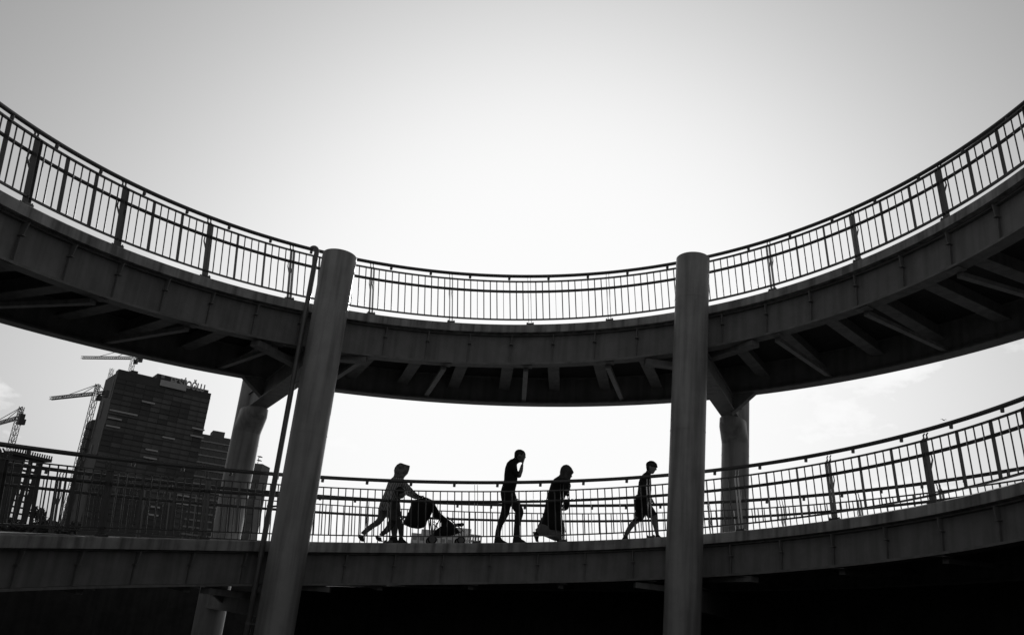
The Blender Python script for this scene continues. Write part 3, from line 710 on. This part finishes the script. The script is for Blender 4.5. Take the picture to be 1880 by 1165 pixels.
f.cap([(400,285,.17,.048), (370,400,.19,.042), (360,500,.19,.034)], M_dark); f.cap([(360,500,.19,.033), (375,570,.19,.028), (385,610,.19,.023)], M_skin); f.hand((385,610), (400,660), .19, M_skin, .7, size=.85)
f.body(boy)
f.ell(480,98,0,.108,.085,.088, M_hair, .15); f.loft([(408,95,470,100,.082), (412,140,455,142,.078), (420,170,450,172,.06)], M_hair); f.loft([(470,70,552,75,.08), (480,100,562,112,.075), (500,120,560,128,.06)], M_hair); f.flush('hair', M_hair, boy)

# --- woman pushing the stroller
f = Fig((650, 840), 7.279, -.29, R+.55)
wo1 = thing('person', 'person in striped tunic and patterned headscarf leaning forward to push a stroller', 'person', f.o, 'walkers on the lower ramp')
f.ell(645,165,0,.09,.075,.115, M_skin, .2); f.cap([(715,150,0,.01), (724,180,0,.013), (708,195,0,.01)], M_skin)
f.loft([(560,215,660,260,.055), (535,240,662,270,.065), (492,277,674,300,.14), (452,330,690,345,.185), (427,400,665,410,.185), (402,470,615,480,.17), (376,530,580,540,.16), (346,600,560,610,.18), (333,650,545,675,.19), (336,705,535,728,.19)], M_stripe, n=28)
f.loft([(336,680,500,720,.1), (335,745,450,770,.095), (318,800,400,838,.085), (285,838,352,890,.072), (222,880,285,926,.062), (150,942,212,978,.052), (95,995,152,1028,.045)], M_legs, .09)
f.loft([(420,690,575,700,.1), (440,760,572,760,.09), (452,850,572,850,.076), (478,950,575,950,.062), (494,1045,562,1045,.048)], M_legs, -.09)
f.loft([(58,1015,142,1032,.042), (58,1050,144,1062,.046), (85,1090,148,1096,.044), (104,1110,158,1116,.038)], M_shoe, .09)
f.foot((420,1118), (598,1118), (482,1050), (566,1050), -.09, M_shoe, .044)
f.cap([(640,355,-.17,.062), (690,410,-.18,.056), (752,468,-.17,.046)], M_stripe); f.cap([(752,468,-.17,.044), (800,500,-.15,.038), (838,520,-.13,.03)], M_skin)
f.hand((836,518), (890,540), -.12, M_skin, 1.1)
f.cap([(630,355,.17,.06), (690,420,.18,.053), (752,470,.17,.044)], M_stripe); f.cap([(752,470,.17,.042), (838,522,.13,.03)], M_skin); f.hand((836,518), (890,540), .12, M_skin, 1.1)
f.body(wo1)
f.loft([(608,68,640,70,.02), (572,90,682,86,.055), (546,125,748,106,.08), (533,165,738,160,.094), (537,205,718,212,.094), (532,235,680,250,.095), (515,262,664,274,.13)], M_scarf1, n=24); f.flush('headscarf', M_scarf1, wo1)

# --- child between the woman and the railing
f = Fig((650, 840), 7.279, -.262, R+.25)
ch = thing('person', 'small child in dark clothes walking beside the striped tunic, nearest the railing', 'person', f.o, 'walkers on the lower ramp')
f.ell(618,462,0,.09,.072,.1, M_skin, .1)
f.loft([(565,470,684,470,.062), (575,510,672,512,.055), (590,535,650,542,.035)], M_skin)
f.cap([(680,478,0,.009), (688,500,0,.01), (678,503,0,.008)], M_skin)
f.loft([(572,510,640,530,.042), (545,550,610,562,.08), (500,585,612,590,.115), (488,650,622,655,.12), (480,740,618,748,.12), (476,840,618,850,.12)], M_child)
f.loft([(474,800,570,830,.075), (452,880,535,920,.068), (415,935,485,978,.055), (362,990,425,1020,.045), (340,1020,392,1042,.036)], M_child, .06)
f.loft([(540,800,640,830,.075), (570,900,650,915,.062), (582,965,648,970,.05), (596,1060,642,1060,.036)], M_child, -.06)
f.loft([(286,1045,372,1055,.032), (300,1085,376,1092,.036), (335,1112,402,1116,.034)], M_shoe, .06)
f.foot((578,1120), (716,1120), (592,1060), (646,1060), -.06, M_shoe, .036)
f.cap([(545,595,-.12,.04), (575,690,-.14,.034), (600,750,-.13,.03)], M_child); f.cap([(600,750,-.13,.028), (622,800,-.12,.021)], M_skin); f.hand((620,796), (638,840), -.12, M_skin, .6, size=.6)
f.cap([(545,595,.12,.04), (540,690,.14,.034), (560,780,.13,.03)], M_child); f.hand((560,775), (575,830), .13, M_skin, .6, size=.6)
f.body(ch, voxel=.0075)
f.ell(612,448,0,.098,.08,.088, M_hair, .1); f.loft([(550,440,610,450,.078), (552,490,600,500,.072), (562,520,596,524,.05)], M_hair); f.flush('hair', M_hair, ch)

# --- stroller
f = Fig((730, 900), 11.65, -.16, R+.55)
stl = thing('stroller', 'dark pushchair with a big draped sunshade on small wheels', 'stroller', f.o)
f.loft([(560,150,640,160,.1), (300,215,745,205,.2), (285,290,765,300,.225), (235,445,745,460,.235), (172,560,692,570,.235), (130,650,632,655,.23), (124,722,612,742,.215), (265,782,562,786,.19), (380,803,500,804,.12)], M_black, n=28); f.flush('sunshade', M_black, stl)
f.loft([(740,285,800,308,.16), (742,400,866,420,.2), (742,462,898,470,.2), (768,556,1005,560,.2), (880,618,1078,620,.19), (936,700,1186,700,.19), (926,760,1226,762,.19), (800,845,1300,835,.19), (765,900,1335,898,.19), (780,958,1200,952,.17), (840,1000,950,1000,.12)], M_black, n=24); f.flush('seat', M_black, stl)
f.cap([(1190,745,0,.034), (1290,732,0,.034), (1370,728,0,.034)], M_black); f.ell(1370,728,0,.04,.17,.036, M_black); f.flush('footrest', M_black, stl)
for l in (-.2, .2):
    f.cap([(1035,575,l,.011), (1180,705,l,.011), (1400,900,l,.011)], M_alu); f.flush('frame_tube', M_alu, stl)
    f.cap([(680,600,l,.012), (700,800,l,.012), (720,1040,l,.012)], M_pipe); f.cap([(870,640,l,.009), (760,900,l,.009), (720,1040,l,.009)], M_pipe); f.cap([(1330,890,l,.012), (1345,960,l,.012), (1330,1050,l,.012)], M_pipe); f.flush('leg', M_pipe, stl)
    f.cap([(600,190,l*.8,.013), (520,150,l*.8,.013), (455,135,l*.8,.013)], M_rub); f.flush('push_handle', M_rub, stl)
f.cap([(455,135,-.16,.014), (455,135,.16,.014)], M_rub); f.flush('push_handle', M_rub, stl)
f.cap([(740,690,-.2,.008), (870,640,.2,.008)], M_pipe); f.cap([(740,735,-.2,.008), (880,770,.2,.008)], M_pipe); f.flush('cross_bar', M_pipe, stl)
for (x, rr) in ((720, .088), (1330, .078)):
    for l in (-.23, .23):
        c = f.p(x, 1050, l); c.z = f.deck(c)+rr+.002
        wheel = MB(); e = f.er
        ring = []
        for k in range(33):
            a = 2*pi*k/32; ring.append(c+(f.fw*cos(a)+V(0,0,1)*sin(a))*(rr-.016))
        wheel.tube(ring, .016, 10, caps=False); wo_ = wheel.build('wheel', M_rub, stl, smooth=True)
        hub = MB(); hub.tube([c-e*.012, c+e*.012], rr*.72, 18)
        for k in range(6):
            a = 2*pi*k/6; hub.beam(c, c+(f.fw*cos(a)+V(0,0,1)*sin(a))*(rr-.02), .012, .012)
        hub.build('hub', M_pipe, wo_)
